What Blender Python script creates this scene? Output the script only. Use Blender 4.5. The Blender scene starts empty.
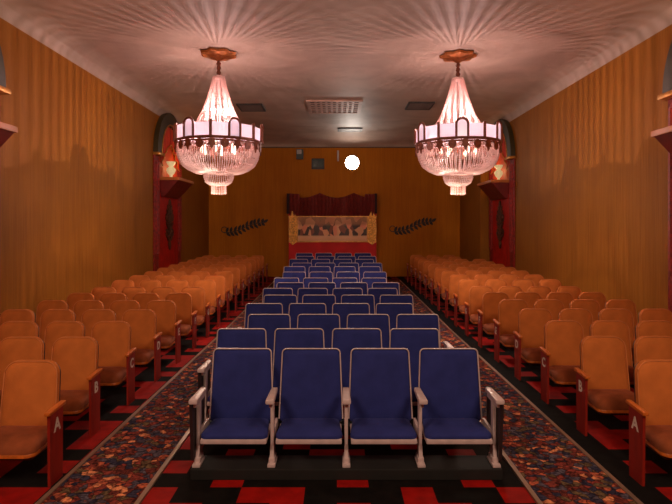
import bpy, bmesh, math, random
from mathutils import Vector, Matrix
random.seed(7)
PI = math.pi
C = bpy.context.scene.collection
F, HC = 560.0, 1.88            # focal length in pixels, camera height

# ------------------------------------------------------------------ materials
def srgb(r, g, b):
    f = lambda c: (c/255/12.92) if c/255 <= .04045 else ((c/255+.055)/1.055)**2.4
    return (f(r), f(g), f(b), 1)

def base_mat(name):
    m = bpy.data.materials.new(name); m.use_nodes = True
    nt = m.node_tree
    return m, nt, nt.nodes['Principled BSDF']

def N(nt, typ, **kw):
    n = nt.nodes.new(typ)
    for k, v in kw.items(): setattr(n, k, v)
    return n

def ramp(nt, stops, interp='LINEAR'):
    n = N(nt, 'ShaderNodeValToRGB'); cr = n.color_ramp; cr.interpolation = interp
    while len(cr.elements) < len(stops): cr.elements.new(.5)
    for e, (p, c) in zip(cr.elements, stops): e.position = p; e.color = c
    return n

def mat(name, col, rough=.6, metal=0, var=.15, scale=6, bump=0, bscale=80, sheen=0, spec=.5, emit=0, emit_col=None, stretch=None):
    m, nt, p = base_mat(name)
    p.inputs['Roughness'].default_value = rough
    p.inputs['Metallic'].default_value = metal
    p.inputs['Specular IOR Level'].default_value = spec
    tc = N(nt, 'ShaderNodeTexCoord')
    vec = tc.outputs['Object']
    if stretch:
        mp = N(nt, 'ShaderNodeMapping'); mp.inputs['Scale'].default_value = stretch
        nt.links.new(vec, mp.inputs['Vector']); vec = mp.outputs['Vector']
    no = N(nt, 'ShaderNodeTexNoise'); no.inputs['Scale'].default_value = scale; no.inputs['Detail'].default_value = 5
    nt.links.new(vec, no.inputs['Vector'])
    a = tuple(min(1, c*(1-var)) for c in col[:3])+(1,); b = tuple(min(1, c*(1+var)) for c in col[:3])+(1,)
    r = ramp(nt, [(.3, a), (.7, b)]); nt.links.new(no.outputs['Fac'], r.inputs['Fac'])
    nt.links.new(r.outputs['Color'], p.inputs['Base Color'])
    if bump:
        n2 = N(nt, 'ShaderNodeTexNoise'); n2.inputs['Scale'].default_value = bscale; n2.inputs['Detail'].default_value = 4
        nt.links.new(vec, n2.inputs['Vector'])
        bp = N(nt, 'ShaderNodeBump'); bp.inputs['Strength'].default_value = bump; bp.inputs['Distance'].default_value = .01
        nt.links.new(n2.outputs['Fac'], bp.inputs['Height']); nt.links.new(bp.outputs['Normal'], p.inputs['Normal'])
    if sheen:
        p.inputs['Sheen Weight'].default_value = sheen
        p.inputs['Sheen Tint'].default_value = tuple(min(1, c*2+.1) for c in col[:3])+(1,)
    if emit:
        p.inputs['Emission Color'].default_value = emit_col or col
        p.inputs['Emission Strength'].default_value = emit
    return m

def crystal_mat(name, col, emit):
    m, nt, p = base_mat(name)
    out = nt.nodes['Material Output']
    p.inputs['Base Color'].default_value = col
    p.inputs['Roughness'].default_value = .12
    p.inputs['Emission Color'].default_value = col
    p.inputs['Emission Strength'].default_value = emit  # built-in glow stands in for bulb light passing through the material
    tr = N(nt, 'ShaderNodeBsdfTranslucent'); tr.inputs['Color'].default_value = col
    mx = N(nt, 'ShaderNodeMixShader'); mx.inputs['Fac'].default_value = .5
    nt.links.new(p.outputs[0], mx.inputs[1]); nt.links.new(tr.outputs[0], mx.inputs[2]); nt.links.new(mx.outputs[0], out.inputs['Surface'])
    return m

def wall_mat(name, hi, lo, zsplit=1.2):
    # ochre distemper, mottled; vertical streaks paint in the shadows of chandelier strands
    m, nt, p = base_mat(name)
    geo = N(nt, 'ShaderNodeNewGeometry')
    mp = N(nt, 'ShaderNodeMapping'); mp.inputs['Scale'].default_value = (11, 11, .5)
    nt.links.new(geo.outputs['Position'], mp.inputs['Vector'])
    a = N(nt, 'ShaderNodeTexNoise'); a.inputs['Scale'].default_value = 2.2; a.inputs['Detail'].default_value = 6
    nt.links.new(mp.outputs['Vector'], a.inputs['Vector'])
    b = N(nt, 'ShaderNodeTexNoise'); b.inputs['Scale'].default_value = .7; b.inputs['Detail'].default_value = 3
    nt.links.new(geo.outputs['Position'], b.inputs['Vector'])
    ad = N(nt, 'ShaderNodeMath', operation='ADD'); nt.links.new(a.outputs['Fac'], ad.inputs[0]); nt.links.new(b.outputs['Fac'], ad.inputs[1])
    hf = N(nt, 'ShaderNodeMath', operation='MULTIPLY'); hf.inputs[1].default_value = .5; nt.links.new(ad.outputs[0], hf.inputs[0])
    r = ramp(nt, [(.33, lo), (.67, hi)]); nt.links.new(hf.outputs[0], r.inputs['Fac'])
    nt.links.new(r.outputs['Color'], p.inputs['Base Color'])
    bp = N(nt, 'ShaderNodeBump'); bp.inputs['Strength'].default_value = .25; bp.inputs['Distance'].default_value = .02
    nt.links.new(a.outputs['Fac'], bp.inputs['Height']); nt.links.new(bp.outputs['Normal'], p.inputs['Normal'])
    p.inputs['Roughness'].default_value = .6; p.inputs['Specular IOR Level'].default_value = .12
    return m

def ceiling_mat():
    m, nt, p = base_mat('swirled_plaster')
    geo = N(nt, 'ShaderNodeNewGeometry')
    n1 = N(nt, 'ShaderNodeTexNoise'); n1.inputs['Scale'].default_value = .9; n1.inputs['Detail'].default_value = 2; n1.inputs['Distortion'].default_value = 1.5
    nt.links.new(geo.outputs['Position'], n1.inputs['Vector'])
    w = N(nt, 'ShaderNodeTexWave'); w.inputs['Scale'].default_value = 1.6; w.inputs['Distortion'].default_value = 9; w.inputs['Detail'].default_value = 3
    nt.links.new(geo.outputs['Position'], w.inputs['Vector'])
    r = ramp(nt, [(.3, srgb(172, 148, 134)), (.7, srgb(192, 166, 152))]); nt.links.new(n1.outputs['Fac'], r.inputs['Fac'])
    nt.links.new(r.outputs['Color'], p.inputs['Base Color'])
    bp = N(nt, 'ShaderNodeBump'); bp.inputs['Strength'].default_value = .03; bp.inputs['Distance'].default_value = .02
    nt.links.new(w.outputs['Fac'], bp.inputs['Height']); nt.links.new(bp.outputs['Normal'], p.inputs['Normal'])
    p.inputs['Roughness'].default_value = .6; p.inputs['Specular IOR Level'].default_value = .2
    return m

def carpet_mat():
    m, nt, p = base_mat('floral_carpet')
    geo = N(nt, 'ShaderNodeNewGeometry')
    n0 = N(nt, 'ShaderNodeTexNoise'); n0.inputs['Scale'].default_value = 9; n0.inputs['Detail'].default_value = 3
    nt.links.new(geo.outputs['Position'], n0.inputs['Vector'])
    mx = N(nt, 'ShaderNodeMix', data_type='VECTOR'); mx.inputs['Factor'].default_value = .09
    nt.links.new(geo.outputs['Position'], mx.inputs['A']); nt.links.new(n0.outputs['Color'], mx.inputs['B'])
    v = N(nt, 'ShaderNodeTexVoronoi'); v.inputs['Scale'].default_value = 19
    nt.links.new(mx.outputs['Result'], v.inputs['Vector'])
    sep = N(nt, 'ShaderNodeSeparateColor'); nt.links.new(v.outputs['Color'], sep.inputs[0])
    r = ramp(nt, [(0, srgb(40, 40, 60)), (.22, srgb(84, 38, 34)), (.40, srgb(66, 62, 76)), (.58, srgb(140, 74, 54)), (.68, srgb(80, 66, 48)), (.80, srgb(104, 46, 40)), (.93, srgb(170, 112, 80))], 'CONSTANT')
    nt.links.new(sep.outputs[0], r.inputs['Fac'])
    v2 = N(nt, 'ShaderNodeTexVoronoi', feature='DISTANCE_TO_EDGE'); v2.inputs['Scale'].default_value = 19
    nt.links.new(mx.outputs['Result'], v2.inputs['Vector'])
    e = ramp(nt, [(.02, (.4, .36, .36, 1)), (.10, (1.2, 1.2, 1.2, 1))]); nt.links.new(v2.outputs['Distance'], e.inputs['Fac'])
    n3 = N(nt, 'ShaderNodeTexNoise'); n3.inputs['Scale'].default_value = 40; n3.inputs['Detail'].default_value = 3
    nt.links.new(geo.outputs['Position'], n3.inputs['Vector'])
    r3 = ramp(nt, [(.38, (.6, .5, .55, 1)), (.62, (1.9, 1.7, 1.5, 1))]); nt.links.new(n3.outputs['Fac'], r3.inputs['Fac'])
    m1 = N(nt, 'ShaderNodeMix', data_type='RGBA', blend_type='MULTIPLY'); m1.inputs['Factor'].default_value = 1
    nt.links.new(r.outputs['Color'], m1.inputs['A']); nt.links.new(e.outputs['Color'], m1.inputs['B'])
    m2 = N(nt, 'ShaderNodeMix', data_type='RGBA', blend_type='MULTIPLY'); m2.inputs['Factor'].default_value = 1
    nt.links.new(m1.outputs['Result'], m2.inputs['A']); nt.links.new(r3.outputs['Color'], m2.inputs['B'])
    nt.links.new(m2.outputs['Result'], p.inputs['Base Color'])
    p.inputs['Roughness'].default_value = .95; p.inputs['Specular IOR Level'].default_value = .1
    return m

def picture_mat():
    # a plain mottled mural: pale band below, pinkish and dark blotches above
    m, nt, p = base_mat('mottled_mural')
    tc = N(nt, 'ShaderNodeTexCoord'); sp = N(nt, 'ShaderNodeSeparateXYZ'); nt.links.new(tc.outputs['Generated'], sp.inputs[0])
    mp = N(nt, 'ShaderNodeMapping'); mp.inputs['Scale'].default_value = (16, 1, 3.6)
    nt.links.new(tc.outputs['Generated'], mp.inputs['Vector'])
    v = N(nt, 'ShaderNodeTexVoronoi'); v.inputs['Scale'].default_value = 1.0; nt.links.new(mp.outputs['Vector'], v.inputs['Vector'])
    sc = N(nt, 'ShaderNodeSeparateColor'); nt.links.new(v.outputs['Color'], sc.inputs[0])
    r = ramp(nt, [(0, srgb(70, 40, 22)), (.3, srgb(240, 170, 120)), (.5, srgb(140, 70, 40)), (.68, srgb(245, 150, 110)), (.85, srgb(84, 66, 44))], 'CONSTANT')
    nt.links.new(sc.outputs[0], r.inputs['Fac'])
    band = ramp(nt, [(0, (0, 0, 0, 1)), (.2, (0, 0, 0, 1)), (.26, (1, 1, 1, 1)), (.62, (1, 1, 1, 1)), (.72, (.3, .3, .3, 1))]); nt.links.new(sp.outputs['Z'], band.inputs['Fac'])
    bg = ramp(nt, [(0, srgb(230, 165, 115)), (.24, srgb(245, 185, 140)), (.3, srgb(150, 90, 50)), (1, srgb(196, 128, 76))]); nt.links.new(sp.outputs['Z'], bg.inputs['Fac'])
    mx = N(nt, 'ShaderNodeMix', data_type='RGBA')
    nt.links.new(band.outputs['Color'], mx.inputs['Factor']); nt.links.new(bg.outputs['Color'], mx.inputs['A']); nt.links.new(r.outputs['Color'], mx.inputs['B'])
    nt.links.new(mx.outputs['Result'], p.inputs['Base Color'])
    p.inputs['Emission Strength'].default_value = .0
    return m

M = {}
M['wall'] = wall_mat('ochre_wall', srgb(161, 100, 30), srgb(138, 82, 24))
M['wall_b'] = wall_mat('ochre_rear_wall', srgb(192, 116, 18), srgb(168, 96, 14))  # ochre lightened to stand in for more lamp light at the rear
M['ceil'] = ceiling_mat()
M['blue'] = mat('blue_velvet', srgb(43, 48, 110), .85, var=.16, scale=7, bump=.15, bscale=150, sheen=.25, spec=.15)
M['orange'] = mat('orange_velvet', srgb(194, 107, 50), .8, var=.13, scale=6, bump=.15, bscale=120, sheen=.35, spec=.15)
M['orange_seat'] = mat('dark_orange_velvet', srgb(136, 68, 38), .8, var=.3, scale=7, bump=.15, bscale=120, sheen=.35, spec=.15)  # darker, more uneven orange for the seat cushions
M['piping'] = mat('orange_piping', srgb(206, 120, 64), .7)
M['trim'] = mat('cream_metal', srgb(204, 178, 178), .4, .1, var=.1, scale=15)
M['dark_side'] = mat('dark_side_panel', srgb(44, 28, 30), .5)
M['plinth'] = mat('black_paint', srgb(20, 15, 14), .75, var=.3, scale=8)
M['redwood'] = mat('red_painted_wood', srgb(146, 26, 9), .55, var=.2, scale=5, stretch=(3, 3, .6))
M['armwood'] = mat('varnished_oak', srgb(196, 98, 36), .35, var=.25, scale=10, stretch=(4, .6, 4))
M['shell'] = mat('brown_seat_shell', srgb(70, 34, 22), .5)
M['letter'] = mat('white_paint', srgb(225, 210, 200), .6, var=.05)
M['red_tile'] = mat('red_vinyl_tile', srgb(146, 16, 10), .7, var=.25, scale=9, spec=.1)
M['black_tile'] = mat('black_vinyl_tile', srgb(20, 16, 15), .8, var=.4, scale=9, spec=.06)
M['carpet'] = carpet_mat()
M['edge'] = mat('brushed_strip', srgb(150, 122, 104), .4, .5)
M['bronze'] = mat('aged_bronze', srgb(126, 66, 46), .5, .2, var=.3, scale=20)
M['gilt'] = mat('gilt_plaster', srgb(178, 104, 52), .4, .3, var=.35, scale=12)
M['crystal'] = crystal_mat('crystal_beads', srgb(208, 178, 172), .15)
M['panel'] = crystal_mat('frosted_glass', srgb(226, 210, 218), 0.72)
M['lampglow'] = mat('candle_bulb', srgb(255, 225, 200), .4, emit=2.5, emit_col=srgb(255, 220, 190))
M['pil_red'] = mat('red_lacquer', srgb(176, 18, 8), .5, var=.25, scale=4, spec=.2)
M['pil_col'] = mat('carved_red_column', srgb(138, 18, 8), .55, var=.5, scale=16, bump=.8, bscale=22)
M['olive'] = mat('dark_olive_arch', srgb(56, 46, 20), .5, var=.25, scale=6)
M['gold'] = mat('gold_trim', srgb(196, 132, 60), .35, .6, var=.25, scale=14)
M['shelf'] = mat('shelf_wood', srgb(200, 112, 44), .5, var=.15, scale=6)
M['maroon'] = mat('maroon_shelf', srgb(112, 18, 14), .45, var=.2)
M['niche'] = mat('orange_niche_paint', srgb(190, 66, 22), .6, var=.2)
M['drape'] = mat('red_orange_drape', srgb(196, 52, 20), .7, var=.2, sheen=.3)
M['brown'] = mat('carved_brown', srgb(84, 44, 26), .5, .1, var=.4)
M['iron'] = mat('dark_iron', srgb(40, 22, 14), .5, .3, var=.3)
M['vase'] = mat('milk_glass', srgb(214, 206, 172), .2, var=.15, scale=20, emit=.35, emit_col=srgb(255, 225, 160))
M['vent'] = mat('dark_vent', srgb(52, 42, 38), .6)
M['ventframe'] = mat('pink_grille_frame', srgb(188, 148, 132), .6)
M['booth'] = mat('red_booth_felt', srgb(206, 16, 18), .7, var=.12, scale=3)
M['valance'] = mat('maroon_velvet', srgb(112, 26, 18), .8, var=.25, scale=12, sheen=.3)
M['carved'] = mat('carved_gold', srgb(220, 150, 60), .45, .35, var=.5, scale=18, bump=.7, bscale=30)
M['picture'] = picture_mat()
M['port'] = mat('green_port_glass', srgb(34, 50, 42), .15, var=.3)
M['black'] = mat('black_metal', srgb(14, 12, 12), .5)
M['white'] = mat('grey_white_enamel', srgb(186, 180, 178), .5)
M['projector'] = mat('projector_beam_lens', srgb(255, 245, 235), .3, emit=40, emit_col=srgb(255, 240, 225))

# ------------------------------------------------------------------ mesh helpers
class MB:
    def __init__(s): s.v = []; s.f = []; s.mi = []; s.cur = 0
    def add(s, vs, fs):
        o = len(s.v); s.v += [tuple(v) for v in vs]; s.f += [tuple(i+o for i in f) for f in fs]; s.mi += [s.cur]*len(fs)
    def box(s, x0, x1, y0, y1, z0, z1):
        s.add([(x0,y0,z0),(x1,y0,z0),(x1,y1,z0),(x0,y1,z0),(x0,y0,z1),(x1,y0,z1),(x1,y1,z1),(x0,y1,z1)],
              [(0,3,2,1),(4,5,6,7),(0,1,5,4),(1,2,6,5),(2,3,7,6),(3,0,4,7)])
    def bbox(s, x0, x1, y0, y1, z0, z1, b):
        bm = bmesh.new(); bmesh.ops.create_cube(bm, size=1)
        for v in bm.verts: v.co = Vector((x0+(v.co.x+.5)*(x1-x0), y0+(v.co.y+.5)*(y1-y0), z0+(v.co.z+.5)*(z1-z0)))
        bmesh.ops.bevel(bm, geom=bm.edges[:], offset=b, segments=2, profile=.6, affect='EDGES')
        bm.verts.index_update()
        s.add([v.co[:] for v in bm.verts], [[v.index for v in f.verts] for f in bm.faces]); bm.free()
    def tube(s, pts, r, n=6, closed=False, radii=None):
        pts = [Vector(p) for p in pts]; L = len(pts); rings = []
        up = Vector((.13, .31, .94)).normalized()
        for i, p in enumerate(pts):
            a = pts[i-1] if (i or closed) else p; b = pts[(i+1) % L] if (i < L-1 or closed) else p
            t = (b-a).normalized()
            u = up - t*up.dot(t)
            if u.length < .2: u = Vector((1, 0, 0)) - t*t.x
            u.normalize(); w = t.cross(u); rr = radii[i] if radii else r
            rings.append([p+(u*math.cos(2*PI*k/n)+w*math.sin(2*PI*k/n))*rr for k in range(n)])
        vs = [q for g in rings for q in g]; fs = []
        for i in range(L if closed else L-1):
            j = (i+1) % L
            for k in range(n): fs.append((i*n+k, i*n+(k+1) % n, j*n+(k+1) % n, j*n+k))
        if not closed: fs += [tuple(range(n))[::-1], tuple(range((L-1)*n, L*n))]
        s.add(vs, fs)
    def lathe(s, prof, n=24, c=(0,0,0), cap=True):
        vs = []; fs = []
        for r, z in prof:
            for k in range(n): vs.append((c[0]+r*math.cos(2*PI*k/n), c[1]+r*math.sin(2*PI*k/n), c[2]+z))
        for i in range(len(prof)-1):
            for k in range(n): fs.append((i*n+k, i*n+(k+1) % n, (i+1)*n+(k+1) % n, (i+1)*n+k))
        if cap: fs += [tuple(range(n))[::-1], tuple(range((len(prof)-1)*n, len(prof)*n))]
        s.add(vs, fs)
    def prism(s, poly, fn, a, b):
        # poly of 2-D points pushed from a to b; fn(u, v, w) -> point
        n = len(poly)
        s.add([fn(u, v, a) for u, v in poly]+[fn(u, v, b) for u, v in poly],
              [tuple(range(n))[::-1], tuple(range(n, 2*n))]+[(k, (k+1) % n, n+(k+1) % n, n+k) for k in range(n)])
    def pillow(s, outline, fn, t, bulge, rb=.02, back=0.0):
        # padded board: outline (u,v); w=0 rear, w=t front rim, dome to t+bulge
        n = len(outline); cu = sum(p[0] for p in outline)/n; cv = sum(p[1] for p in outline)/n
        rings = [(1-rb*.9/.25, -back), (1, rb*.6-back), (1, t-rb), (1-rb*.35/.25, t-rb*.3)]
        for q in (.82, .6, .35, .12): rings.append((q, t+bulge*(1-q*q)))
        vs = []; fs = []
        for q, w in rings:
            for u, v in outline: vs.append(fn(cu+(u-cu)*q, cv+(v-cv)*q, w))
        for i in range(len(rings)-1):
            for k in range(n): fs.append((i*n+k, i*n+(k+1) % n, (i+1)*n+(k+1) % n, (i+1)*n+k))
        fs += [tuple(range(n))[::-1], tuple(range((len(rings)-1)*n, len(rings)*n))]
        s.add(vs, fs)
    def xf(s, fn): s.v = [tuple(fn(*v)) for v in s.v]; return s
    def mesh(s, name, mats, smooth=None):
        me = bpy.data.meshes.new(name); me.from_pydata(s.v, [], s.f)
        for m in (mats if isinstance(mats, list) else [mats]): me.materials.append(m)
        if isinstance(mats, list): me.polygons.foreach_set('material_index', s.mi)
        bm = bmesh.new(); bm.from_mesh(me); bmesh.ops.recalc_face_normals(bm, faces=bm.faces[:]); bm.to_mesh(me); bm.free()
        if smooth is not None:
            for p in me.polygons: p.use_smooth = True
            me.set_sharp_from_angle(angle=math.radians(smooth))
        return me
    def build(s, name, mats, parent=None, smooth=None, loc=None):
        o = bpy.data.objects.new(name, s.mesh(name, mats, smooth)); C.objects.link(o)
        if parent: o.parent = parent
        if loc: o.location = loc
        return o

def tag(o, label=None, cat=None, group=None, kind=None):
    if label: o['label'] = label
    if cat: o['category'] = cat
    if group: o['group'] = group
    if kind: o['kind'] = kind
    return o
def empty(name, loc, rz=0):
    o = bpy.data.objects.new(name, None); C.objects.link(o); o.location = loc; o.rotation_euler = (0, 0, rz); o.empty_display_size = .1
    return o
def use(me, name, parent, loc=(0,0,0)):
    o = bpy.data.objects.new(name, me); C.objects.link(o); o.parent = parent; o.location = loc; return o
def copy_tree(o, parent=None):
    c = o.copy(); C.objects.link(c); c.parent = parent
    for ch in o.children: copy_tree(ch, c)
    return c
def rounded(w0, w1, z0, z1, rt, rb, n=6):
    # trapezoid (half-widths w0 bottom, w1 top) with rounded corners, as (x, z) points counter-clockwise
    pts = []
    def arc(cx, cz, r, a0, a1):
        for k in range(n+1):
            a = a0+(a1-a0)*k/n; pts.append((cx+r*math.cos(a), cz+r*math.sin(a)))
    arc(w0-rb, z0+rb, rb, -PI/2, 0); arc(w1-rt, z1-rt, rt, 0, PI/2)
    arc(-w1+rt, z1-rt, rt, PI/2, PI); arc(-w0+rb, z0+rb, rb, PI, 1.5*PI)
    return pts

# ------------------------------------------------------------------ room
XL, XR, YB, Y0, ZW, ZC = -4.44, 4.56, 19.4, -2.6, 4.63, 4.90
def fz(y): return 0 if y < 10.2 else .014*(y-10.2)

def struct(o): o['kind'] = 'structure'; return o
# floor of nine-inch vinyl tiles
T = .2286; fl = MB()
nx0, nx1 = -20, 20
ny = int((YB-Y0)/T)+1
PAT = ["RBRBRBRB", "RBBBRBBR", "BBRBBBRB", "RBRRBBRB", "BBRBBRRB", "RBBBRBBB"]
for j in range(ny):
    for i in range(nx0, nx1):
        y0 = Y0+j*T; y1 = min(y0+T, YB); x0 = i*T; x1 = x0+T
        fl.cur = 0 if PAT[j % 6][i % 8] == 'R' else 1
        fl.add([(x0,y0,fz(y0)),(x1,y0,fz(y0)),(x1,y1,fz(y1)),(x0,y1,fz(y1))], [(0,1,2,3)])
struct(fl.build('floor', [M['red_tile'], M['black_tile']]))

def wallbox(name, x0, x1, y0, y1, z0, z1):
    m = MB(); m.box(x0, x1, y0, y1, z0, z1); return struct(m.build(name, M['wall_b' if name == 'wall_back' else 'wall']))
wallbox('wall_left', XL-.2, XL, Y0, YB+.2, -.1, ZW)
m = MB(); m.box(XR, XR+.2, Y0, YB+.2, -.1, ZW); m.box(4.26, XR, 16.62, YB, -.1, ZW); struct(m.build('wall_right', M['wall']))
wallbox('wall_back', XL, XR, YB, YB+.2, -.1, ZW-.04)
wallbox('wall_front', XL, XR, Y0-.2, Y0, -.1, ZW)
# ceiling with a curved cove on three sides
ce = MB(); rings = []
for k in range(9):
    a = k/8*PI/2
    q = 1-math.cos(a); h = math.sin(a)
    ix = .36*q; iy = 1.4*q; z = ZW+(ZC-ZW)*h
    rings.append([(XL+ix, Y0, z), (XL+ix, YB-iy, z-.0), (XR-ix, YB-iy, z), (XR-ix, Y0, z)])
vs = [p for r in rings for p in r]; fs = []
for k in range(8):
    for e in range(3): fs.append((k*4+e, k*4+e+1, k*4+4+e+1, k*4+4+e))
fs.append((32, 33, 34, 35))
vs += [(XL-.2, Y0, ZW+.02), (XL-.2, YB+.2, ZW+.02), (XR+.2, YB+.2, ZW+.02), (XR+.2, Y0, ZW+.02), (XL, Y0-.2, ZW), (XR, Y0-.2, ZW), (XL, Y0-.2, ZC), (XR, Y0-.2, ZC)]
fs += [(36, 37, 1, 0), (37, 38, 2, 1), (38, 39, 3, 2), (40, 41, 43, 42), (42, 43, 35, 32)]
ce.add(vs, fs)
struct(ce.build('ceiling', M['ceil'], smooth=40))

# ceiling grilles
def grille(name, label, cx, cy, w, d, kind):
    z = ZC
    t = empty(name, (cx, cy, z)); tag(t, label, 'ceiling vent')
    b = MB(); b.box(-w/2+.04, w/2-.04, -d/2+.04, d/2-.04, -.012, -.002); b.build('backing', M['vent'], t)
    fr = MB(); e = .09 if kind == 'grid' else .035
    for x0, x1, y0, y1 in ((-w/2, w/2, -d/2, -d/2+e), (-w/2, w/2, d/2-e, d/2), (-w/2, -w/2+e, -d/2+e, d/2-e), (w/2-e, w/2, -d/2+e, d/2-e)): fr.box(x0, x1, y0, y1, -.04, -.001)
    fr.build('frame', M['ventframe'] if kind == 'grid' else M['vent'], t)
    s = MB()
    if kind == 'grid':
        nxx, nyy = 9, 6
        for k in range(1, nxx): x = -w/2+e+(w-2*e)*k/nxx; s.box(x-.028, x+.028, -d/2+e, d/2-e, -.03, -.012)
        for k in range(1, nyy): y = -d/2+e+(d-2*e)*k/nyy; s.box(-w/2+e, w/2-e, y-.035, y+.035, -.032, -.013)
        s.build('lattice', M['ventframe'], t)
    else:
        nn = 7
        for k in range(nn): y = -d/2+e+(d-2*e)*(k+.5)/nn; s.box(-w/2+e, w/2-e, y-.008, y+.03, -.034, -.012)
        s.build('louvre', mat('grey_louvre', srgb(104, 84, 74), .6), t)
H = ZC-HC
grille('ceiling_grille', 'large pink square ceiling grille with a grid of holes between the chandeliers', (334.5-337)*14.1/F, 14.15, 1.36, 1.5, 'grid')
grille('ceiling_vent', 'dark slatted ceiling vent just right of the left chandelier', (251.5-337)*14.2/F, 14.2, .64, .8, 'slat')
grille('ceiling_vent', 'dark slatted ceiling vent just left of the right chandelier', (419.5-337)*14.0/F, 14.0, .64, .8, 'slat')
grille('ceiling_vent', 'narrow dark slot vent at the rear edge of the ceiling', (350-337)*17.3/F, 17.45, .76, .5, 'slat')

# ------------------------------------------------------------------ aisle carpets
def ribbon(mb, x0, x1, y0, y1, h0, h1):
    ys = [y0, 10.2, y1]
    for a, b in zip(ys, ys[1:]):
        mb.add([(x0,a,fz(a)+h0),(x1,a,fz(a)+h0),(x1,b,fz(b)+h0),(x0,b,fz(b)+h0),(x0,a,fz(a)+h1),(x1,a,fz(a)+h1),(x1,b,fz(b)+h1),(x0,b,fz(b)+h1)],
               [(4,5,6,7),(0,1,5,4),(1,2,6,5),(2,3,7,6),(3,0,4,7)])
for side, a, b in (('left', -2.01, -1.345), ('right', 1.365, 2.04)):
    t = empty('aisle_carpet', (0, 0, 0)); tag(t, 'floral patterned carpet runner along the %s aisle' % side, 'carpet', 'aisle carpet runners')
    c = MB(); ribbon(c, a, b, 1.0, 18.2, 0.001, .012); c.build('carpet_pile', M['carpet'], t)
    for x in (a, b):
        e = MB(); ribbon(e, x-.017, x+.017, 1.0, 18.2, 0.001, .018); e.build('metal_edging', M['edge'], t)

# ------------------------------------------------------------------ blue chairs
P = .56
def arm_pad(w, y0, y1, z0, z1, drop=0):
    m = MB(); m.bbox(-w/2, w/2, y0, y1, z0, z1, .01)
    return m.xf(lambda x, y, z: (x*(1+.0*y), y, z-drop*(y1-y)/(y1-y0)))
lean = lambda z: .10*(z-.24)
# meshes shared by every blue chair (origin: on the plinth under the foot of the backrest, front is -y)
out = rounded(.252, .232, .22, .797, .035, .03)
m = MB(); m.pillow(out, lambda u, v, w: (u, .03-w+lean(v), v), .05, .012, .015); BL_BACK = m.mesh('backrest', M['blue'], 50)
m = MB()
rim = [(x*1.012, lean(z)-.022, z+.003*(z > .6)) for x, z in out if z > .3]
i0 = min(range(len(rim)), key=lambda i: (rim[i][2], -rim[i][0]))
rim = [p for p in [(.256, lean(.25)-.022, .25)]+[q for q in rim]+[(-.256, lean(.25)-.022, .25)]]
m.tube(rim, .0058, 6); BL_TRIM = m.mesh('edge_trim', M['trim'], 60)
m = MB(); so = rounded(.25, .226, -.37, -.012, .03, .05)
m.pillow(so, lambda u, v, w: (u, v, .212+w-.05*max(0, (-.26-v))), .04, .026, .014); BL_SEAT = m.mesh('seat', M['blue'], 50)
m = MB(); m.bbox(-.246, .246, -.378, -.03, .18, .215, .008); BL_PAN = m.mesh('seat_pan', M['trim'], 30)
m = arm_pad(.05, -.455, -.12, .498, .532, .0); m.xf(lambda x, y, z: (x*(1.3 if y < -.3 else 1), y, z)); BL_ARM = m.mesh('armrest', M['trim'], 30)
m = MB()
m.bbox(-.013, .013, -.30, -.24, .02, .50, .005); m.box(-.01, .01, -.40, -.12, .46, .50)          # upright
m.bbox(-.012, .012, -.24, .03, .17, .24, .004)             # rail towards the backrest
m.prism([(-.30, .14), (-.24, .14), (-.2, .0), (-.34, .0)], lambda u, v, w: (w, u, v), -.014, .014)
m.bbox(-.03, .03, -.365, -.19, 0, .022, .006)
m.bbox(-.024, .024, -.33, -.21, .02, .06, .01)
BL_STD = m.mesh('standard', M['trim'], 30)
m = MB(); m.prism([(-.35, .05), (-.02, .05), (.0, .506), (-.40, .506)], lambda u, v, w: (w, u, v), -.012, .012)
BL_SIDE = m.mesh('side_panel', M['dark_side'])

ORD = ['front', 'second', 'third', 'fourth', 'fifth', 'sixth', 'seventh', 'eighth', 'ninth', 'tenth', 'eleventh', 'twelfth', 'thirteenth', 'fourteenth', 'fifteenth', 'sixteenth']
BPOS = ['at the left end', 'second from the left', 'second from the right', 'at the right end']
BLIFT = [0]*8+[.03, .065, .075, .10, .115, .145]      # the rear plinths are taller
BOFF = [.07, -.087, .073, -.1, .02, -.11, .018, -.13, -.05, -.11, 0, -.14, -.02, -.1]
def rowname(n, last):
    return 'front row' if n == 0 else ('rearmost row' if n == last else ORD[n]+' row back')
def make_blue(first, lastc):
    t = empty('theatre_seat', (0,0,0))
    use(BL_BACK, 'backrest', t); pn = use(BL_SEAT, 'seat', t); use(BL_PAN, 'seat_pan', pn)
    tr = use(BL_TRIM, 'edge_trim', t); tr['label'] = 'cream metal edge trim'
    use(BL_STD, 'standard', t, (P/2, 0, 0)); use(BL_ARM, 'armrest', t, (P/2, 0, 0))
    if first: use(BL_STD, 'standard', t, (-P/2, 0, 0)); use(BL_ARM, 'armrest', t, (-P/2, 0, 0)); use(BL_SIDE, 'side_panel', t, (-P/2-.03, 0, 0))
    if lastc: use(BL_SIDE, 'side_panel', t, (P/2+.03, 0, 0))
    return t
protos = [make_blue(1, 0), make_blue(0, 0), make_blue(0, 1)]; fresh = [True]*3
PL = MB(); PL.bbox(-1.155, 1.155, -.39, -.13, 0, .08, .006); PL = PL.mesh('seat_plinth', M['plinth'])
for n in range(14):
    y = 4.53+.885*n; ox = BOFF[n]
    pl = use(PL, 'seat_plinth', None, (ox, y, fz(y-.39)-.0)); tag(pl, 'low black plinth under the %s of blue seats' % rowname(n, 13), 'plinth', 'plinths under the blue seats')
    pl.scale.z = (.08+BLIFT[n])/.08
    for k in range(4):
        w = 0 if k == 0 else (2 if k == 3 else 1)
        t = protos[w] if fresh[w] else copy_tree(protos[w]); fresh[w] = False
        t.location = (ox+(k-1.5)*P, y, fz(y-.39)+.08+BLIFT[n])
        tag(t, 'blue velvet seat %s in the %s of the centre block' % (BPOS[k], rowname(n, 13)), 'theatre seat', 'blue seats in the centre block')

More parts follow.
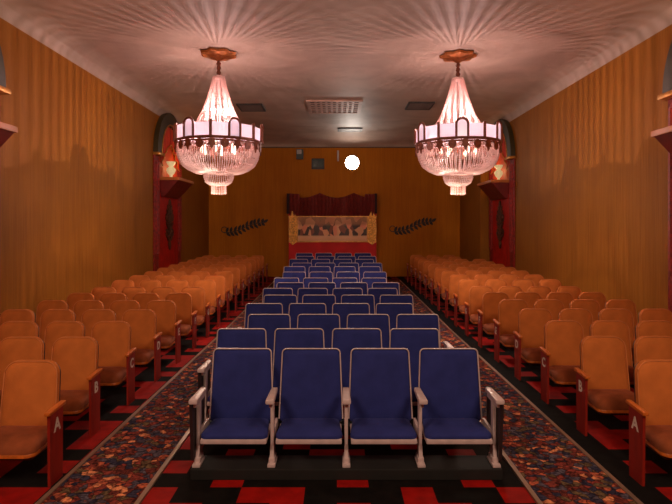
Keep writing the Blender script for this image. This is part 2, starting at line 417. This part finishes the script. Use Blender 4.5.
# ------------------------------------------------------------------ orange chairs
Q = .52; GAP = .11
olean = lambda z: .13*(z-.3)
out = rounded(.222, .212, .26, .81, .105, .05, 8)
m = MB(); m.pillow(out, lambda u, v, w: (u, .03-w+olean(v), v), .06, .03, .022); OR_BACK = m.mesh('backrest', M['orange'], 50)
m = MB(); o2 = rounded(.216, .206, .24, .797, .10, .05, 8)
m.prism(o2, lambda u, v, w: (u, w+olean(v), v), .028, .045); OR_SHELL = m.mesh('back_shell', M['shell'], 40)
m = MB(); m.tube([(x*.985, olean(z)-.026, .55+(z-.55)*.985) for x, z in out], .0045, 5, closed=True); OR_PIPE = m.mesh('piping', M['piping'], 60)
so = rounded(.243, .224, -.40, -.01, .03, .07, 6)
def seatpt(u, v, w):
    # cushion: front edge rolls down
    f = max(0, (-.25-v)/.15)
    return (u, v, .235+w*(1-.12*f)-.030*f*f+.05*(v+.4)*0)
m = MB(); m.pillow(so, seatpt, .085, .022, .03); OR_SEAT = m.mesh('seat', M['orange_seat'], 50)
m = MB(); m.pillow(rounded(.244, .226, -.405, -.01, .03, .07, 6), lambda u, v, w: (u, v, .215+w), .028, .0, .006); OR_PAN = m.mesh('seat_pan', M['armwood'], 40)
m = MB(); m.bbox(-.2, .2, -.33, -.05, .17, .222, .02); OR_UND = m.mesh('seat_hinge', M['shell'], 30)
m = arm_pad(.044, -.40, -.15, .535, .563, .02); OR_ARM = m.mesh('armrest', M['armwood'], 30)
m = MB(); m.bbox(-.018, .018, -.19, -.13, 0, .535, .005); m.box(-.012, .012, -.36, -.13, .44, .532); m.bbox(-.026, .026, -.25, -.03, 0, .02, .005); m.box(-.015, .015, -.14, .04, .2, .27)
OR_STD = m.mesh('standard', M['redwood'], 30)
PZ = 0
m = MB()
m.prism([(-.365, -.06), (-.185, -.06), (-.18, .535), (-.375, .535)], lambda u, v, w: (w, u, v), -.010, .010)
m.box(-.013, .013, -.37, -.185, .485, .534)
OR_END = m.mesh('end_panel', M['redwood'])
LETTERS = {}
def letter(ch):
    if ch not in LETTERS:
        cu = bpy.data.curves.new('row_letter', 'FONT'); cu.body = ch; cu.size = .135; cu.align_x = 'CENTER'; cu.extrude = .001; cu.offset = .004
        ob = bpy.data.objects.new('tmp', cu); C.objects.link(ob)
        dg = bpy.context.evaluated_depsgraph_get(); dg.update()
        me = bpy.data.meshes.new_from_object(ob.evaluated_get(dg)); me.name = 'row_letter'
        bpy.data.objects.remove(ob)
        me.materials.clear(); me.materials.append(M['letter'])
        LETTERS[ch] = me
    return LETTERS[ch]

def make_orange(aisle, sgn):
    # sgn: +1 when the aisle is on the +x side of the chair
    t = empty('theatre_seat', (0,0,0))
    b = use(OR_BACK, 'backrest', t); use(OR_SHELL, 'back_shell', b); use(OR_PIPE, 'piping', b)
    s = use(OR_SEAT, 'seat', t); use(OR_PAN, 'seat_pan', s); use(OR_UND, 'seat_hinge', s)
    use(OR_STD, 'standard', t, (-sgn*Q/2, 0, 0)); use(OR_ARM, 'armrest', t, (-sgn*Q/2, 0, 0))
    if aisle:
        use(OR_END, 'end_panel', t, (sgn*(.232+GAP), 0, 0)); use(OR_ARM, 'armrest', t, (sgn*(.232+GAP), 0, 0))
    return t
def lift(n): return 0 if n < 7 else .035
for side, sgn, xa0, xa, y0, dy, xb in (('left', 1, -2.06, -2.18, 4.46, .887, (2.19, 2.29, 2.30)), ('right', -1, 2.20, 2.215, 4.47, .905, (2.36, 2.345, 2.33))):
    pa, pb = make_orange(True, sgn), make_orange(False, sgn); fa = fb = True
    for n in range(16):
        if n == 0: y = y0-.06
        else: y = y0+dy*n if n < 6 or side == 'left' else y0+dy*n-.012*(n-6)
        for k in range(4):
            if (n == 0 and k > 1) or (n == 1 and k > 2) or (side == 'right' and n > 13 and k == 3): continue     # well outside the picture
            if k == 0: t = pa if fa else copy_tree(pa); fa = False
            else: t = pb if fb else copy_tree(pb); fb = False
            x = -sgn*(xb[min(n, 2)]+.232+Q*k)
            t.location = (x, y, fz(y-.3)+lift(n))
            pos = ['beside the %s carpeted aisle', 'second in from the %s aisle', 'third in from the %s aisle', 'along the %s wall'][k] % side
            tag(t, 'orange velvet seat %s, %s' % (pos, rowname(n, 15)), 'theatre seat', 'orange seats in the %s block' % side)
            if k == 0:
                px = (xa0 if n == 0 else xa)-sgn*.014-x
                for c in t.children:
                    if c.location.x*sgn > 0: c.location.x = px
                l = use(letter('ABCDEFGHIJKLMNOP'[n]), 'row_letter', t, (px+sgn*.0105, -.268, .375))
                l.rotation_euler = (PI/2, 0, sgn*PI/2); l['label'] = 'white painted row letter'

# ------------------------------------------------------------------ chandeliers
def strands(mb, prof, n, r, pinch=.4, step=.04):
    # prof: list of (radius, z); one string of beads per angle, beads out of step with the neighbours
    L = [0]
    for a, b in zip(prof, prof[1:]): L.append(L[-1]+math.dist(a, b))
    k = max(4, int(L[-1]/step))
    for q in range(n):
        a = 2*PI*q/n+.35/n*math.sin(q*7.1); pts = []; ph = random.random()
        for i in range(k*2+1):
            s = min(L[-1], max(0, L[-1]*(i+ph-.5)/(k*2))); j = max(w for w in range(len(L)) if L[w] <= s+1e-9); j = min(j, len(L)-2)
            f = (s-L[j])/(L[j+1]-L[j]); pts.append((prof[j][0]+(prof[j+1][0]-prof[j][0])*f, prof[j][1]+(prof[j+1][1]-prof[j][1])*f, r if i % 2 else r*pinch))
        mb.tube([(p[0]*math.cos(a), p[0]*math.sin(a), p[1]) for p in pts], r, 4, radii=[p[2] for p in pts])

def make_chandelier():
    t = empty('chandelier', (0,0,0))         # origin at the ceiling; local z negative; dims in metres
    S = 1.0
    # gilt canopy with a scalloped star rim
    m = MB(); vs = []; n = 40
    for rr, z in ((.30, -.02), (.285, -.055), (.2, -.075), (.1, -.10), (.035, -.15)):
        for k in range(n):
            q = rr*(1+.10*math.cos(8*2*PI*k/n)*(rr/.3)); vs.append((q*math.cos(2*PI*k/n), q*math.sin(2*PI*k/n), z))
    fs = [tuple(range(n))]
    for i in range(4):
        for k in range(n): fs.append((i*n+k, i*n+(k+1) % n, (i+1)*n+(k+1) % n, (i+1)*n+k))
    fs.append(tuple(range(4*n, 5*n))); m.add(vs, fs); m.build('ceiling_rose', M['gilt'], t, 40)
    m = MB()
    for i in range(7):
        z = -.15-.04*i; a = i % 2*PI/2
        pts = [(.034*math.cos(q)*math.cos(a), .034*math.cos(q)*math.sin(a), z+.03*math.sin(q)) for q in [2*PI*k/10 for k in range(10)]]
        m.tube(pts, .009, 5, closed=True)
    m.tube([(0,0,-.13), (0,0,-.46)], .026, 6); m.build('chain', M['bronze'], t, 60)
    m = MB(); m.lathe([(.03, -.40), (.105, -.425), (.11, -.45), (.09, -.46)], 24); m.build('crown_cap', M['crystal'], t, 50)
    ZR = -1.572                                # level of the metal band
    # tent of strings from the cap down to the gallery
    prof = [(.10, -.44), (.145, -.62), (.21, -.84), (.29, -1.05), (.39, -1.24), (.52, -1.40), (.68, -1.52)]
    m = MB(); strands(m, prof, 66, .006, .75, .05); m.build('crystal_tent', M['crystal'], t, 60)
    R = .735
    NS = 12; va = [2*PI*k/NS for k in range(NS)]
    m = MB(); rim = [(R*math.cos(a), R*math.sin(a)) for a in va]
    for z, r in ((ZR, .026), (ZR-.045, .014)): m.tube([(x, y, z) for x, y in rim], r, 6, closed=True)
    inner = [(R*.62*math.cos(a), R*.62*math.sin(a), ZR-.01) for a in va]
    m.tube(inner, .012, 6, closed=True)
    for k in range(0, NS, 2): m.tube([(rim[k][0], rim[k][1], ZR-.01), inner[k]], .01, 5)
    for k in range(0, NS, 2): m.tube([inner[k], (0, 0, ZR-.01)], .01, 5)
    m.build('metal_band', M['bronze'], t, 60)
    HG = .30
    for k in range(NS):
        a, b = va[k], va[(k+1) % NS]
        p = Vector((R*math.cos(a), R*math.sin(a), 0)); q = Vector((R*math.cos(b), R*math.sin(b), 0))
        u = (q-p); nrm = Vector((math.cos((a+b)/2), math.sin((a+b)/2), 0))
        m = MB(); ts = [i/8 for i in range(9)]
        top = [ZR+HG*(.80+.0*s) for s in ts]
        f = [p+u*(.04+.92*s) for s in ts]
        pv = [(v.x-nrm.x*.004, v.y-nrm.y*.004, ZR+.02) for v in f]+[(v.x-nrm.x*.004, v.y-nrm.y*.004, z) for v, z in zip(f, top)]
        pv += [(v.x-nrm.x*.012, v.y-nrm.y*.012, ZR+.02) for v in f]+[(v.x-nrm.x*.012, v.y-nrm.y*.012, z) for v, z in zip(f, top)]
        ff = []
        for i in range(8): ff += [(i, i+1, 10+i, 9+i), (18+i, 27+i, 28+i, 19+i), (9+i, 10+i, 28+i, 27+i)]
        m.add(pv, ff); m.build('glass_panel', M['panel'], t)
    for k in range(NS):
        a = va[k]; e = Vector((math.cos(a), math.sin(a), 0)); tn = Vector((-math.sin(a), math.cos(a), 0)); c = e*(R+.012)
        m = MB()
        if k % 2 == 0:                        # arched loop
            w = .095; pts = [c-tn*w+Vector((0,0,ZR))]
            for i in range(9): g = PI-PI*i/8; pts.append(c+tn*w*math.cos(g)+Vector((0,0,ZR+HG*.72+w*math.sin(g))))
            pts.append(c+tn*w+Vector((0,0,ZR)))
            m.tube(pts, .02, 6); o = m.build('gallery_arch', M['bronze'], t, 60)
            g = MB(); poly = [(-w, .02)]+[(w*math.cos(PI-PI*i/8), HG*.72+w*math.sin(PI-PI*i/8)) for i in range(9)]+[(w, .02)]
            cc = e*(R+.004)
            g.prism(poly, lambda u, v, q: tuple(cc+tn*u+e*q+Vector((0,0,ZR+v))), -.004, .004); g.build('arch_glass', M['panel'], o)
        else:
            d = c
            m.tube([d+Vector((0,0,ZR)), d+Vector((0,0,ZR+HG*.90))], .024, 6); m.build('gallery_post', M['bronze'], t, 60)
    # bronze medallions and leaves hanging under the band, alternating
    def rad(a): return R*math.cos(PI/NS)/math.cos((a+1e-6) % (2*PI/NS)-PI/NS)
    for k in range(22):
        a = 2*PI*(k+.25)/22; x0 = Vector((math.cos(a), math.sin(a), 0)); tn = Vector((-math.sin(a), math.cos(a), 0))
        c = x0*(rad(a)+.012)+Vector((0,0,ZR-.10)); m = MB()
        if k % 2: poly = [(.066*math.cos(2*PI*i/14), .076*math.sin(2*PI*i/14)) for i in range(14)]
        else: poly = [(.0, -.11), (.036, -.04), (.082, -.045), (.045, .012), (.066, .06), (0, .08), (-.066, .06), (-.045, .012), (-.082, -.045), (-.036, -.04)]
        m.prism(poly, lambda u, v, q: tuple(c+tn*u+x0*q+Vector((0,0,v))), -.01, .01)
        m.build('medallion' if k % 2 else 'leaf_drop', M['bronze'], t)
    # swags between the drops
    m = MB()
    for k in range(24):
        a, b = 2*PI*k/24, 2*PI*(k+1)/24
        for dz in (0, .03):
            pts = []
            for i in range(7):
                s = i/6; g = a+(b-a)*s; rr = R*.985
                pts.append((rr*math.cos(g), rr*math.sin(g), ZR-.05-(.05+dz)*4*s*(1-s)))
            m.tube(pts, .008, 4, radii=[.010 if i % 2 else .005 for i in range(7)])
    m.build('crystal_swags', M['crystal'], t, 60)
    # bowl, basket, tassel of strings
    pb = [(R*.965, ZR-.06), (R*.96, ZR-.16), (R*.925, ZR-.28), (R*.84, ZR-.40), (R*.70, ZR-.475), (R*.55, ZR-.525), (.25, ZR-.54)]
    m = MB(); strands(m, pb, 100, .0115, .45); strands(m, [(R*.80, ZR-.03), (R*.79, ZR-.2), (R*.70, ZR-.36), (R*.52, ZR-.48), (.3, ZR-.54)], 40, .009); m.build('crystal_bowl', M['crystal'], t, 60)
    m = MB(); strands(m, [(.255, ZR-.51), (.255, ZR-.60), (.22, ZR-.69), (.14, ZR-.74)], 44, .010); m.tube([(.255*math.cos(a), .255*math.sin(a), ZR-.525) for a in va], .014, 6, closed=True); m.build('crystal_basket', M['crystal'], t, 60)
    m = MB(); strands(m, [(.125, ZR-.725), (.125, ZR-.895)], 26, .009); m.tube([(.125*math.cos(a), .125*math.sin(a), ZR-.73) for a in va], .013, 6, closed=True); m.build('crystal_tassel', M['crystal'], t, 60)
    for k in range(6):
        a = 2*PI*(k+.5)/6; m = MB()
        m.lathe([(.008, -.06), (.026, -.03), (.028, 0), (.018, .03), (.004, .065)], 10, (.30*math.cos(a), .30*math.sin(a), ZR-.13)); m.tube([(.30*math.cos(a), .30*math.sin(a), ZR-.19), (.30*math.cos(a), .30*math.sin(a), ZR-.01)], .012, 6)
        m.build('candle_bulb', M['lampglow'], t, 60)
    return t
ch = make_chandelier()
ch.location = (-2.06, 9.75, ZC); ch.rotation_euler = (0, 0, -PI/2+math.radians(32))
tag(ch, 'crystal chandelier with frosted glass gallery hanging nearer the left wall', 'chandelier', 'crystal chandeliers')
c2 = copy_tree(ch); c2.location = (2.13, 9.86, ZC); c2.rotation_euler = (0, 0, -PI/2+math.radians(-7))
tag(c2, 'crystal chandelier with frosted glass gallery hanging nearer the right wall', 'chandelier', 'crystal chandeliers')

# ------------------------------------------------------------------ arched wall niches (local: x out of the wall, y along it)
def leaf(mb, fn, c, ang, L, W, t=.01):
    pts = []
    for i in range(9):
        s = i/8; pts.append((s*L, W*math.sin(PI*s**.8)))
    poly = pts+[(u, -v) for u, v in pts[-2:0:-1]]
    ca, sa = math.cos(ang), math.sin(ang)
    mb.prism([(c[0]+u*ca-v*sa, c[1]+u*sa+v*ca) for u, v in poly], fn, 0, t)
def make_niche():
    t = empty('arched_niche', (0,0,0))
    ZS, RO, RI = 3.67, 1.14, .80
    m = MB(); m.box(0, .04, -.80, .80, 0, 2.72); m.build('panel', M['pil_red'], t)
    for s in (-1, 1):
        m = MB(); a, b = sorted((s*.80, s*1.15))
        m.bbox(0, .04, a, b, 0, ZS-.06, .012)
        for q in (.3, .7): m.tube([(.04, a+(b-a)*q, 1.2), (.04, a+(b-a)*q, ZS-.2)], .045, 8)
        m.build('side_column', M['pil_col'], t, 40)
        m = MB(); m.bbox(0, .17, a-.03, b+.03, ZS-.07, ZS, .015); m.build('column_cap', M['gold'], t, 30)
    m = MB(); n = 28
    for x0, x1, r0, r1 in ((0, .12, RI, RO),):
        vs = []
        for i in range(n+1):
            a = PI*i/n
            for x in (x0, x1):
                for r in (r0, r1): vs.append((x, r*math.cos(a), ZS+r*math.sin(a)))
        fs = []
        for i in range(n):
            o = 4*i; fs += [(o, o+4, o+5, o+1), (o+2, o+3, o+7, o+6), (o, o+2, o+6, o+4), (o+1, o+5, o+7, o+3)]
        fs += [(0, 1, 3, 2), (4*n, 4*n+2, 4*n+3, 4*n+1)]
        m.add(vs, fs)
    m.build('arch', M['olive'], t, 30)
    m = MB(); m.tube([(.12, (RI+.03)*math.cos(PI*i/n), ZS+(RI+.03)*math.sin(PI*i/n)) for i in range(n+1)], .022, 6); m.build('arch_bead', M['gold'], t, 60)
    m = MB(); poly = [(-.8, 3.05), (.8, 3.05)]+[(RI*math.cos(PI*i/n), ZS+RI*math.sin(PI*i/n)) for i in range(n+1)]
    m.prism(poly, lambda u, v, w: (w, u, v), .0, .03); m.build('niche_back', M['niche'], t)
    # shelf on a tapering bracket
    m = MB(); m.bbox(0, .51, -.73, .73, 3.025, 3.10, .008); sh = m.build('shelf', M['shelf'], t); sh['label'] = 'pale wooden shelf edge'
    m = MB(); A = [(0.0, -.66, 2.62), (.12, -.66, 2.62), (.12, .66, 2.62), (.0, .66, 2.62), (0.0, -.70, 3.025), (.48, -.70, 3.025), (.48, .70, 3.025), (0.0, .70, 3.025)]
    m.add(A, [(0,3,2,1), (4,5,6,7), (0,1,5,4), (1,2,6,5), (2,3,7,6), (3,0,4,7)]); m.build('shelf_bracket', M['maroon'], t)
    # carved ornament on the panel
    m = MB(); fn = lambda u, v, w: (.04+w, u, v)
    m.tube([(.06, 0, 1.45), (.07, .05, 1.7), (.07, -.04, 2.0), (.06, 0, 2.4)], .03, 6)
    for i in range(6):
        z = 1.5+.14*i; L = .40-.06*abs(i-3)
        for s in (-1, 1): leaf(m, fn, (0, z), PI/2-s*(1.15-.1*i), L, .05, .045)
    for s in (-1, 1):
        for z in (1.7, 2.1): m.tube([(.06, s*(.2+.1*math.cos(q)), z+.1*math.sin(q)) for q in [2*PI*k/10 for k in range(10)]], .024, 5, closed=True)
    leaf(m, fn, (0, 2.36), PI/2, .22, .07, .045); leaf(m, fn, (0, 1.5), -PI/2, .24, .07, .045)
    m.build('carved_ornament', M['brown'], t)
    # drape parted inside the arch, scalloped gold hem
    for s in (-1, 1):
        m = MB(); nu, nv = 22, 12; vs = []; hem = []
        for j in range(nv+1):
            v = j/nv
            for i in range(nu+1):
                u = i/nu                       # 0 at the crown, 1 at the jamb
                yy = s*(.03+.73*u)
                top = ZS+math.sqrt(max(0, RI**2-yy**2))-.02
                low = 4.0-.62*u**1.6-.06*abs(math.sin(u*PI*4))
                low = min(low, top-.02)
                z = top+(low-top)*v
                vs.append((.075+.025*math.sin(u*26+v*1.5)*(.4+v*.6), yy, z))
                if j == nv: hem.append((vs[-1][0]+.01, vs[-1][1], vs[-1][2]))
        fs = [(j*(nu+1)+i, j*(nu+1)+i+1, (j+1)*(nu+1)+i+1, (j+1)*(nu+1)+i) for j in range(nv) for i in range(nu)]
        m.add(vs, fs); d = m.build('drape', M['drape'], t, 60)
        h = MB(); h.tube(hem, .016, 5); h.build('hem_trim', M['gold'], d, 60)
    return t
def make_vase():
    t = empty('vase_lamp', (0,0,0))
    m = MB(); m.lathe([(.09, 0), (.10, .02), (.05, .05), (.045, .08), (.12, .17), (.155, .26), (.14, .33), (.08, .38)], 24); m.build('vase_body', M['vase'], t, 50)
    m = MB(); m.lathe([(.07, .375), (.085, .42), (.14, .50), (.155, .56), (.145, .56), (.12, .50), (.06, .41)], 24, cap=False); m.build('rim_bowl', M['vase'], t, 50)
    m = MB()
    for s in (-1, 1): m.tube([(0, s*(.13+.06*math.sin(q)), .22+.10*(1-math.cos(q))/1) for q in [PI*k/8 for k in range(9)]], .012, 6)
    m.build('handles', M['vase'], t, 60)
    return t
ni, va_ = make_niche(), make_vase()
spots = [(XL+.002, 14.65, 0, 'far left', 'further along the left wall'), (XR-.002, 15.45, PI, 'far right', 'further along the right wall'),
         (XL+.002, 6.17, 0, 'near left', 'at the left edge, nearest the camera'), (XR-.002, 6.50, PI, 'near right', 'at the right edge, nearest the camera')]
LBL = ['red arched niche with drape, on the left wall beyond the seats', 'red arched niche with drape, on the right wall beyond the seats',
       'niche with jutting shelf cut off by the left edge, above the front rows', 'niche with jutting shelf cut off by the right edge, above the front rows']
for i, (x, y, rz, _, _) in enumerate(spots):
    n = ni if i == 0 else copy_tree(ni); n.location = (x, y, fz(y-1.15)); n.location.z = 0; n.rotation_euler.z = rz
    tag(n, LBL[i], 'wall niche', 'arched wall niches')
    if i < 2:
        v = va_ if i == 0 else copy_tree(va_)
        s = 1 if rz == 0 else -1
        v.location = (x+s*.20, y-.35, 3.101); v.rotation_euler.z = 0; v.scale = (.75, .75, .75)
        tag(v, 'pale glass vase lamp on the %s wall niche shelf' % ('left', 'right')[i], 'vase', 'vases in the niches')

# ------------------------------------------------------------------ back wall: red booth with mural
fzb = fz(YB-.4)
t = empty('mural_booth', ((332.5-337)*19/F, YB, 0)); tag(t, 'red booth with mural and maroon valance standing at the back wall', 'booth')
W = 1.49
m = MB(); m.bbox(-W, W, -.42, -.001, fzb, 2.36, .02); m.build('booth_front', M['booth'], t)
# scalloped valance above
m = MB(); nu, nv = 90, 8; vs = []
for j in range(nv+1):
    for i in range(nu+1):
        u = i/nu; x = -W+.04+(2*W-.1)*u
        top = 3.0-.16*abs(math.sin(u*PI*2.5+.35))*(1 if .12 < u < .88 else .25)
        z = 2.22+(top-2.22)*j/nv
        vs.append((x, -.46-.028*math.sin(u*150)-.05*math.sin(PI*j/nv), z))
m.add(vs, [(j*(nu+1)+i, j*(nu+1)+i+1, (j+1)*(nu+1)+i+1, (j+1)*(nu+1)+i) for j in range(nv) for i in range(nu)])
m.build('valance', M['valance'], t, 70)
m = MB()
for s in (-1, 1): m.bbox(s*W-.06, s*W+.02+.04*(s < 0), -.47, -.001, 2.3, 2.98, .01)
m.box(-W+.03, W-.03, -.36, -.001, 2.3, 2.8); m.build('valance_backing', mat('dark_maroon_board', srgb(50, 18, 14), .8), t)
m = MB(); m.box(-1.17, 1.17, -.445, -.42, 1.36, 2.19); pic = m.build('mural_panel', M['picture'], t)
m = MB()
for x0, x1, z0, z1 in ((-1.2, 1.2, 1.33, 1.365), (-1.2, 1.2, 2.185, 2.22), (-1.2, -1.165, 1.365, 2.185), (1.165, 1.2, 1.365, 2.185)): m.bbox(x0, x1, -.465, -.42, z0, z1, .006)
m.build('mural_frame', M['gold'], t)
for s in (-1, 1):
    m = MB(); cx = s*1.34
    poly = [(0, 1.24), (.09, 1.31), (.15, 1.34), (.13, 1.45), (.15, 1.75), (.13, 2.1), (.16, 2.2), (.09, 2.24), (.03, 2.38), (-.03, 2.38), (-.09, 2.24), (-.16, 2.2), (-.13, 2.1), (-.15, 1.75), (-.13, 1.45), (-.15, 1.34), (-.09, 1.31)]
    m.prism([(cx+u, v) for u, v in poly], lambda u, v, w: (u, -w, v), .42, .48)
    for k in range(7):
        for q in (-1, 1): leaf(m, lambda u, v, w: (u, -.48-w, v), (cx, 1.42+.105*k), PI/2-q*.9, .13, .035, .03)
    m.tube([(cx, -.50, 1.35), (cx, -.50, 2.2)], .02, 6)
    m.build('carved_panel', M['carved'], t)

# leafy sprigs on the back wall
def sprig(cx, cz, label):
    t = empty('leaf_sprig', (cx, YB, cz)); tag(t, label, 'wall ornament', 'leaf sprigs on the back wall')
    fn = lambda u, v, w: (u, -.001-w, v)
    path = [(-.66+1.36*i/20, -.16+.34*(i/20)-.05*math.sin(i/20*PI*2)) for i in range(21)]
    m = MB(); m.tube([(u, -.03, v) for u, v in path]+[(.78, -.03, .26)], .016, 5)
    m.tube([(-.66-.10*math.sin(q)*1.0, -.03, -.06-.10*math.cos(q)) for q in [PI*1.6*k/10 for k in range(11)]], .014, 5)
    m.build('stem', M['iron'], t, 60)
    m = MB()
    for i in range(1, 20, 2):
        for s in (-1, 1):
            L = .17+.05*random.random()-(.03 if i > 15 else 0)
            leaf(m, fn, path[i], .24+s*(.85+.2*random.random()), L*1.05, .048, .02)
    leaf(m, fn, (.70, .19), .6, .2, .05, .02)
    m.build('leaves', M['iron'], t)
sprig((243.5-337)*YB/F, HC+(226-228)*YB/F, 'dark leafy metal sprig on the back wall, left of the mural')
sprig((411.5-337)*YB/F, HC+(226-227)*YB/F, 'dark leafy metal sprig on the back wall, right of the mural')

# projection ports
def px(x, y, d=YB): return ((x-337)*d/F, HC+(226-y)*d/F)
x, z = px(318, 163.5)
t = empty('projection_window', (x, YB, z)); tag(t, 'small dark green projection window left of the bright lamp', 'window')
m = MB()
for a in ((-.22, .22, .12, .17), (-.22, .22, -.20, -.12), (-.22, -.18, -.12, .12), (.18, .22, -.12, .12), (-.015, .015, -.12, .12)): m.box(a[0], a[1], -.05, -.001, a[2], a[3])
m.build('frame', M['black'], t); m = MB(); m.box(-.18, .18, -.03, -.002, -.12, .12); m.build('pane', M['port'], t)
x, z = px(300, 154.5)
t = empty('wall_speaker', (x, YB, z)); tag(t, 'small white and grey box high on the wall above the mural', 'speaker box')
m = MB(); m.bbox(-.12, .12, -.12, -.001, -.17, .17, .01); m.build('cabinet', mat('grey_box', srgb(70, 76, 74), .5), t)
m = MB(); m.bbox(-.10, .06, -.15, -.12, .0, .15, .01); m.build('cover', M['white'], t)
x, z = px(338, 156)
t = empty('bracket_light', (x, YB, z)); tag(t, 'slim pale upright bracket beside the bright lamp', 'bracket')
m = MB(); m.bbox(-.03, .03, -.10, -.001, -.18, .18, .01); m.build('bracket_bar', M['white'], t)
x, z = px(352, 163)
t = empty('projector_lamp', (x, YB, z)); tag(t, 'dazzling round white lamp high on the back wall', 'lamp')
m = MB(); m.lathe([(.27, 0), (.27, .12), (.235, .12), (.235, .06)], 32, cap=False); m.xf(lambda x, y, z: (x, -z-.001, y)); m.build('housing', M['black'], t, 40)
m = MB(); m.lathe([(.235, .03), (.22, .09), (.14, .13), (.04, .15)], 32); m.xf(lambda x, y, z: (x, -z, y)); m.build('lens', M['projector'], t, 40)

# ------------------------------------------------------------------ lights
def light(name, typ, loc, power, col, **kw):
    l = bpy.data.lights.new(name, typ); l.energy = power; l.color = col
    for k, v in kw.items(): setattr(l, k, v)
    o = bpy.data.objects.new(name, l); C.objects.link(o); o.location = loc; return o
PINK, WARM = (1, .68, .66), (1, .79, .61)
for cx, cy in ((-2.06, 9.75), (2.13, 9.86)):
    light('tent_bulb', 'POINT', (cx, cy, ZC-1.08), 108, PINK, shadow_soft_size=.0095)
    light('bowl_bulb', 'POINT', (cx, cy, ZC-1.74), 16, WARM, shadow_soft_size=.22)
    light('under_fill', 'POINT', (cx, cy, ZC-2.6), 82, WARM, shadow_soft_size=.25)  # added fill hanging free below the tassel, no fixture; lifts ceiling and walls
for i, (x, y, rz, _, _) in enumerate(spots):
    s = 1 if rz == 0 else -1
    light('niche_bulb', 'POINT', (x+s*.38, y+.32, 3.4), 9, (1, .55, .22), shadow_soft_size=.05)
o = light('projector_beam', 'SPOT', (px(352, 163)[0], YB-.25, px(352, 163)[1]), 120, (1, .9, .8), spot_size=math.radians(100), spot_blend=.8, shadow_soft_size=.15)
o.rotation_euler = (PI/2-.15, 0, PI)
# unseen area fill added above the camera to warm the front seats
for sx in (-2.2, 2.2):
    o = light('front_fill', 'AREA', (sx, .4, 4.5), 135, (1, .74, .52), size=1.2)
    d = Vector((sx*1.3, 7, .4))-o.location; o.rotation_euler = d.to_track_quat('-Z', 'Y').to_euler()
w = bpy.data.worlds.new('dim'); bpy.context.scene.world = w; w.use_nodes = True
w.node_tree.nodes['Background'].inputs[0].default_value = (.5, .3, .2, 1); w.node_tree.nodes['Background'].inputs[1].default_value = .05

# ------------------------------------------------------------------ camera
cam = bpy.data.cameras.new('camera'); co = bpy.data.objects.new('camera', cam); C.objects.link(co)
co.location = (0, 0, HC); co.rotation_euler = (PI/2, 0, 0)
cam.sensor_fit = 'HORIZONTAL'; cam.sensor_width = 36; cam.lens = 36*F/672; cam.shift_x = -1/672; cam.shift_y = -26/672; cam.clip_start = .05
sc = bpy.context.scene; sc.camera = co
sc.view_settings.view_transform = 'Standard'; sc.view_settings.look = 'None'; sc.view_settings.exposure = 0
sc.cycles.use_denoising = True
sc.cycles.max_bounces = 8
